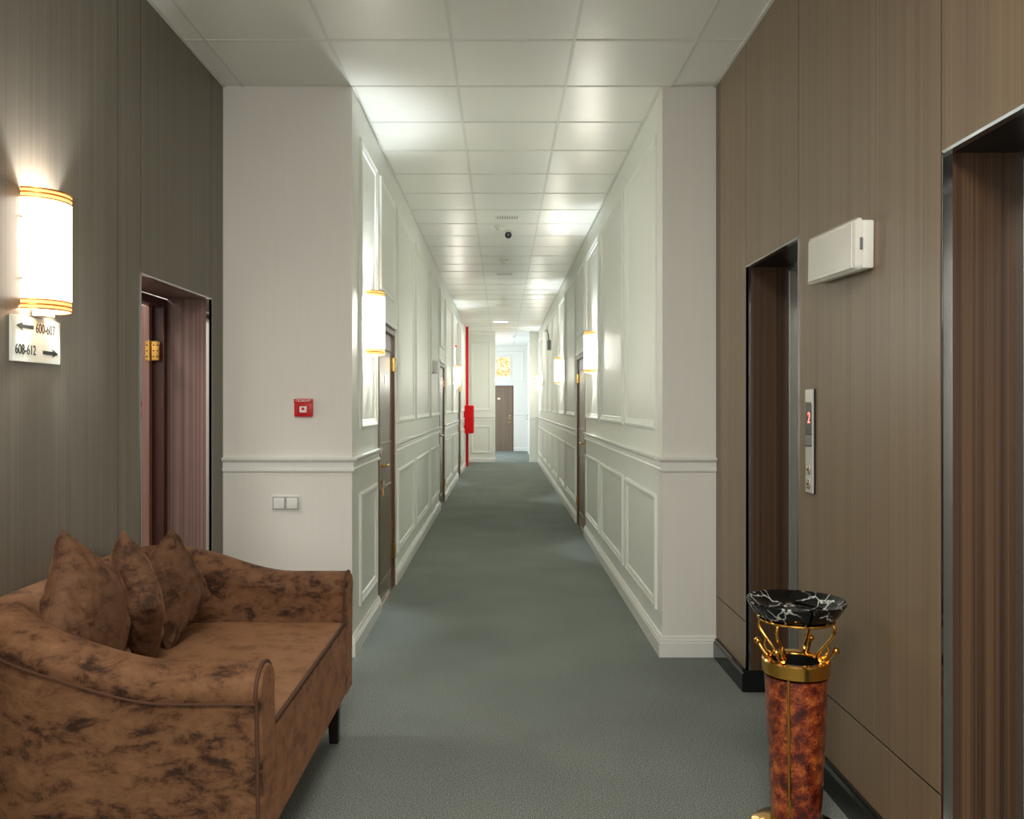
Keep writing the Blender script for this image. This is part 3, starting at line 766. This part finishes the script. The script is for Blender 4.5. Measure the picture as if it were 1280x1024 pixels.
# piping: arches at arm fronts, seam under the rolled top outside
for (x, y, n) in (path[0], path[-1]):
    pts = section(x, y, n); obj('piping', tube([p-SO+Vector((.002, 0, 0)) for p in pts], .0055, 8), 'pipe', sofa, True)
seam = []
for x, y, n in path:
    t = TH/2+.004; z = s_h(x)-TH/2-.02; lean = .022*(z-.35)/.4
    seam.append(Vector((x+n[0]*(t+lean), y+n[1]*(t+lean), z))-SO)
obj('piping', tube(seam, .0035, 6), 'pipe', sofa, True)
# seat
bm = bmesh.new(); NX, NY = 20, 26
sx0, sx1, sy0, sy1 = -1.40, -.648, YN+TH/2-.012, YF-TH/2+.012
t_ = B(sx0, sx1, sy0, sy1, .215, .51, .02, 3)
bmesh.ops.subdivide_edges(t_, edges=[e for e in t_.edges if e.calc_length() > .2], cuts=12, use_grid_fill=True)
for v in t_.verts:
    if v.co.z > .45:
        u = (v.co.x-sx0)/(sx1-sx0)*2-1; q = (v.co.y-sy0)/(sy1-sy0)*2-1
        v.co.z += .016*(1-u*u)*(1-q*q) + .004*mnoise.noise(v.co*6)
    v.co -= SO
obj('seat', t_, 'velvet3', sofa, True)
fp = B(sx1-.004, sx1+.006, sy0+.004, sy1-.004, .213, .497, .004, 2)
bmesh.ops.translate(fp, verts=fp.verts[:], vec=-SO); obj('front_panel', fp, 'velvet', sofa)
obj('piping', tube([sp((sx1+.002, y, .508)) for y in [sy0+.012+(sy1-sy0-.024)*k/20 for k in range(21)]], .006, 8), 'pipe', sofa, True)
for x, y in ((-.70, 3.53), (-.70, 2.40), (-1.44, 3.50), (-1.44, 2.42)):
    bm = bmesh.new(); s0, s1 = .027, .018
    a = [bm.verts.new(sp((x+i*s0, y+j*s0, .215))) for i, j in ((-1, -1), (1, -1), (1, 1), (-1, 1))]
    b = [bm.verts.new(sp((x+i*s1+(.004 if x > -1 else 0), y+j*s1, 0))) for i, j in ((-1, -1), (1, -1), (1, 1), (-1, 1))]
    bm.faces.new(a); bm.faces.new(b)
    for k in range(4): j = (k+1) % 4; bm.faces.new((a[k], a[j], b[j], b[k]))
    bmesh.ops.bevel(bm, geom=bm.edges[:], offset=.003, segments=1, affect='EDGES')
    obj('leg', bm, 'darkwood', sofa)

# cushions
def cushion(loc, half, thick, yaw, lean, roll, label, seed):
    n = 36; bm = bmesh.new(); front = []; back = []
    Rm = Matrix.Rotation(yaw, 4, 'Z') @ Matrix.Rotation(-lean, 4, 'Y') @ Matrix.Rotation(roll, 4, 'X')
    def pt(u, v, s):
        x = half*u*(1-.10*(1-v*v)); y = half*v*(1-.10*(1-u*u))
        e = max(0, (1-u**2))*max(0, (1-v**2)); t = thick*(e**.42)
        t *= 1+.10*mnoise.noise(Vector((u*1.7+seed, v*1.7, s*.7)))
        # folds radiating from corners
        edge = 1-e
        t += .018*edge*e**.25*mnoise.noise(Vector(((u+v)*2.0+seed*3, (u-v)*9, s*2)))*2*(e > .01)
        x += .006*mnoise.noise(Vector((u*2, v*2, seed)))*(1-e)
        return Rm @ Vector((s*t, x, y))
    for i in range(n+1):
        fr, bk = [], []
        for j in range(n+1):
            u, v = math.sin((i/n*2-1)*PI/2), math.sin((j/n*2-1)*PI/2)
            a = bm.verts.new(pt(u, v, 1)); fr.append(a)
            if i in (0, n) or j in (0, n): bk.append(a)
            else: bk.append(bm.verts.new(pt(u, v, -1)))
        front.append(fr); back.append(bk)
    for g, flip in ((front, 0), (back, 1)):
        for i in range(n):
            for j in range(n):
                q = (g[i][j], g[i+1][j], g[i+1][j+1], g[i][j+1]); bm.faces.new(q[::-1] if flip else q)
    root = bpy.data.objects.new('cushion', None)
    me = bpy.data.meshes.new('cushion'); bmesh.ops.recalc_face_normals(bm, faces=bm.faces[:]); bm.to_mesh(me); bm.free()
    me.polygons.foreach_set('use_smooth', [True]*len(me.polygons)); me.materials.append(M['velvet2'])
    o = bpy.data.objects.new('cushion', me); C.objects.link(o); o.location = loc
    bpy.data.objects.remove(root)
    tag(o, label, 'cushion', 'brown velvet cushions on the sofa')
    z0 = min(v.co.z for v in me.vertices); o.location.z = .508 - z0 + loc[2]
    pts = []
    for k in range(4*18):
        s = k/18; q = s % 1*2-1; q = math.sin(q*PI/2)
        u, v = ((q, -1), (1, q), (-q, 1), (-1, -q))[int(s)]
        pts.append(pt(u, v, 1))
    obj('piping', tube(pts, .003, 6, closed=True), 'velvet2', o, True)
    return o
cushion((-1.275, 2.61, 0), .19, .088, math.radians(-4), math.radians(12), math.radians(54), 'brown velvet cushion nearest the camera, leftmost of the three', 1.3)
cushion((-1.23, 2.86, 0), .172, .075, math.radians(34), math.radians(10), math.radians(40), 'middle brown velvet cushion of three, seen almost edge-on', 5.1)
cushion((-1.235, 3.16, 0), .165, .072, math.radians(-18), math.radians(14), math.radians(26), 'brown velvet cushion nearest the far sofa arm, rightmost of three', 8.7)

# ------------------------------------------------------------------ floor ashtray bin
ab = thing('ashtray_bin', 'standing ashtray bin of rust enamel and gold with black marble bowl', 'ashtray', (.965, 2.78, 0))
obj('base', lathe([(0, 0), (.146, 0), (.15, .006), (.15, .016), (.14, .027), (.10, .034), (.085, .042), (0, .042)], 56), 'gold', ab, True)
prof = [(0, .04), (.076, .04), (.0785, .06), (.079, .065), (.1, .52), (.1, .523), (0, .523)]
obj('body', lathe(prof, 56), 'tort', ab, True)
obj('foot_band', lathe([(.0795, .04), (.0825, .044), (.0825, .062), (.081, .066), (.0785, .066)], 56), 'gold', ab, True)
obj('rim', lathe([(.1, .53), (.106, .532), (.1075, .565), (.108, .572), (.104, .577), (.08, .575), (.076, .569), (.076, .535), (.1, .535)], 64, close=True), 'gold', ab, True)
obj('liner', lathe([(0, .524), (.0755, .524), (.0755, .568), (.074, .568), (.074, .527), (0, .527)], 40), 'blackint', ab, True)
for ang in (math.radians(238), math.radians(58)):
    bm = tube([((.0785+(z-.045)/.475*.022+.001)*math.cos(ang), (.0785+(z-.045)/.475*.022+.001)*math.sin(ang), z) for z in (.06, .2, .35, .5, .53)], .005, 8)
    obj('seam_strip', bm, 'gold', ab, True, label='gold vertical strip')
for k in range(4):
    a = math.radians((48, 152, 222, 330)[k]); c_, s_ = math.cos(a), math.sin(a)
    RP = [(.112, .703), (.120, .683), (.114, .660), (.094, .632), (.074, .606), (.068, .590), (.074, .577), (.088, .574), (.100, .584), (.112, .600), (.121, .616)]
    pts = smooth_path([(r*c_, r*s_, z) for r, z in RP], 5)
    sc_ = obj('scroll_support', tube(pts, .0058, 8), 'gold', ab, True)
    obj('ball', ball((.123*c_, .123*s_, .618), .0118), 'gold', sc_, True)
    # small counter-scroll linking to the rim
    RP2 = [(.094, .632), (.099, .612), (.092, .595), (.082, .588), (.086, .577)]
    obj('counter_scroll', tube(smooth_path([(r*c_-.006*s_, r*s_+.006*c_, z) for r, z in RP2], 4), .0045, 8), 'gold', sc_, True)
obj('bowl_ring', tube([(.119*math.cos(2*PI*k/48), .119*math.sin(2*PI*k/48), .706) for k in range(48)], .0048, 8, closed=True), 'gold', ab, True)
bm = lathe([(0, .700), (.09, .700), (.115, .708), (.135, .728), (.150, .752), (.157, .764), (.1555, .768), (.148, .765), (.132, .748), (.112, .734), (.08, .727), (0, .725)], 72)
for v in bm.verts:
    r = math.hypot(v.co.x, v.co.y); a = math.atan2(v.co.y, v.co.x)
    if r > .12: v.co.z += .001*math.sin(a*3+1)*(r-.12)/.035; 
obj('marble_bowl', bm, 'marble', ab, True, label='black marble bowl with white veins')

# ------------------------------------------------------------------ ceiling fixtures
def vent(x, y, label, w_=.24):
    o = thing('ceiling_vent', label, 'vent', (x, y, H), group='small slotted ceiling vents')
    obj('frame', picture_frame(Wall((0, 0, 0), (1, 0, 0), (0, 1, 0)), 0, 1, 0, 1, [(0, 0), (.1, .1)]) if 0 else B(-w_/2, w_/2, -.06, .06, -.008, 0, .002, 1), 'plastic', o)
    for k in range(9):
        xx = -w_/2+.03+k*(w_-.06)/8; obj('slat', B(xx-.005, xx+.005, -.045, .045, -.0105, -.008), 'greyplastic', o)
vent(.055, 8.04, 'slotted ceiling vent nearest the lobby, in front of the black dome camera')
vent(.04, 11.55, 'second slotted ceiling vent along the corridor ceiling')
vent(.04, 15.1, 'farthest slotted ceiling vent along the corridor ceiling', .3)
dc = thing('dome_camera', 'small black ball security camera on the corridor ceiling', 'security camera', (.068, 8.66, H))
obj('mount', lathe([(0, 0), (.045, 0), (.045, -.012), (.03, -.02), (0, -.02)], 28), 'plastic', dc, True)
obj('ball', ball((0, 0, -.047), .036, seg=24), 'black', dc, True)
obj('lens', cyl((0, -.033, -.05), (0, -.039, -.051), .012), 'greyplastic', dc, True)
def detector(x, y, label):
    o = thing('smoke_detector', label, 'smoke detector', (x, y, H), group='round smoke detectors on the ceiling')
    obj('base', lathe([(0, 0), (.052, 0), (.052, -.014), (.04, -.02), (0, -.02)], 28), 'agedplastic', o, True)
    obj('sensor', lathe([(0, -.02), (.032, -.02), (.028, -.042), (0, -.045)], 28), 'agedplastic', o, True)
detector(.03, 10.45, 'white smoke detector between the corridor ceiling vents')
detector(-.02, 8.45, 'tiny white smoke detector left of the black camera')
detector(.32, 21.9, 'smoke detector on the ceiling past the corridor end')
ex = thing('ceiling_lamp', 'small pale lit fitting on the ceiling near the corridor end', 'ceiling light', (-.02, 17.9, H))
obj('housing', B(-.16, .16, -.05, .05, -.02, 0, .004), 'agedplastic', ex); obj('diffuser', B(-.15, .15, -.042, .042, -.045, -.02, .008), 'bulbw', ex)
l = area('ceiling_lamp_light', (-.02, 17.9, H-.05), (0, 0, 0), .28, .08, 16, (1, .98, .9))

# ------------------------------------------------------------------ corridor small fixtures
kb = thing('wall_box', 'small white box on left corridor wall before the second door', 'wall box', (-.836, 10.4, 1.865))
obj('housing', B(0, .055, -.1, .1, -.077, .077, .006), 'plastic', kb, True)
obj('face', B(.055, .06, -.08, .08, -.06, .06, .002, 1), 'agedplastic', kb)
obj('cable', tube(smooth_path([(.01, -.1, -.06), (.012, -.14, -.07), (.006, -.2, -.078), (0, -.24, -.08)]), .006, 8), 'black', kb, True)
ri = thing('alarm_indicator', 'tiny red alarm light high on the left corridor wall', 'alarm light', (-.836, 15.1, 2.44))
obj('base', lathe([(0, 0), (.035, 0), (.035, .01), (0, .012)], 20), 'plastic', ri).rotation_euler = (0, PI/2, 0)
obj('lens', ball((.02, 0, 0), .026), 'redlamp', ri, True)
sp_ = obj('standpipe', tube([(-.787, 19.38, 0), (-.787, 19.38, 3.185)], .032, 20), 'red', None, True)
tag(sp_, 'red vertical fire pipe at the corridor end running floor to ceiling', 'pipe')
hc = thing('fire_hose_cabinet', 'red fire hose cabinet on the left wall near the corridor end', 'fire cabinet', (-.836, 19.02, 1.08))
obj('body', B(0, .2, -.3, .3, -.31, .31, .004, 1), 'red', hc)
obj('door', B(.2, .214, -.29, .29, -.3, .3, .004, 1), 'red', hc)
h_ = obj('handle', B(.214, .236, -.24, -.22, -.04, .04, .003, 1), 'nickel', hc)
obj('bracket', B(-.0, .02, -.33, -.3, -.12, -.02, .002, 1), 'nickel', hc)
obj('window', B(.2142, .216, -.1, .15, .08, .22), 'greyplastic', hc)
pb = thing('wall_conduit_box', 'small grey box with curved cable high on right corridor wall', 'wall box', (.899, 15.6, 2.5))
obj('box', B(-.06, 0, -.12, .12, -.09, .09, .006), 'greyplastic', pb, True)
obj('cable', tube(smooth_path([(-.03, 0, .09), (-.035, .1, .2), (-.035, .45, .3), (-.03, .9, .355), (-.02, 1.4, .38)]), .012, 8), 'greyplastic', pb, True)
hk = thing('wall_hook', 'small brass hook on right corridor wall before the last lamp', 'hook', (.899, 17.6, 1.86))
obj('plate', B(-.012, 0, -.04, .04, -.07, .07, .003, 1), 'plastic', hk)
obj('arm', tube(smooth_path([(-.01, 0, .03), (-.04, 0, 0), (-.05, 0, -.05), (-.08, 0, -.04), (-.09, 0, 0)]), .008, 8), 'brass', hk, True)
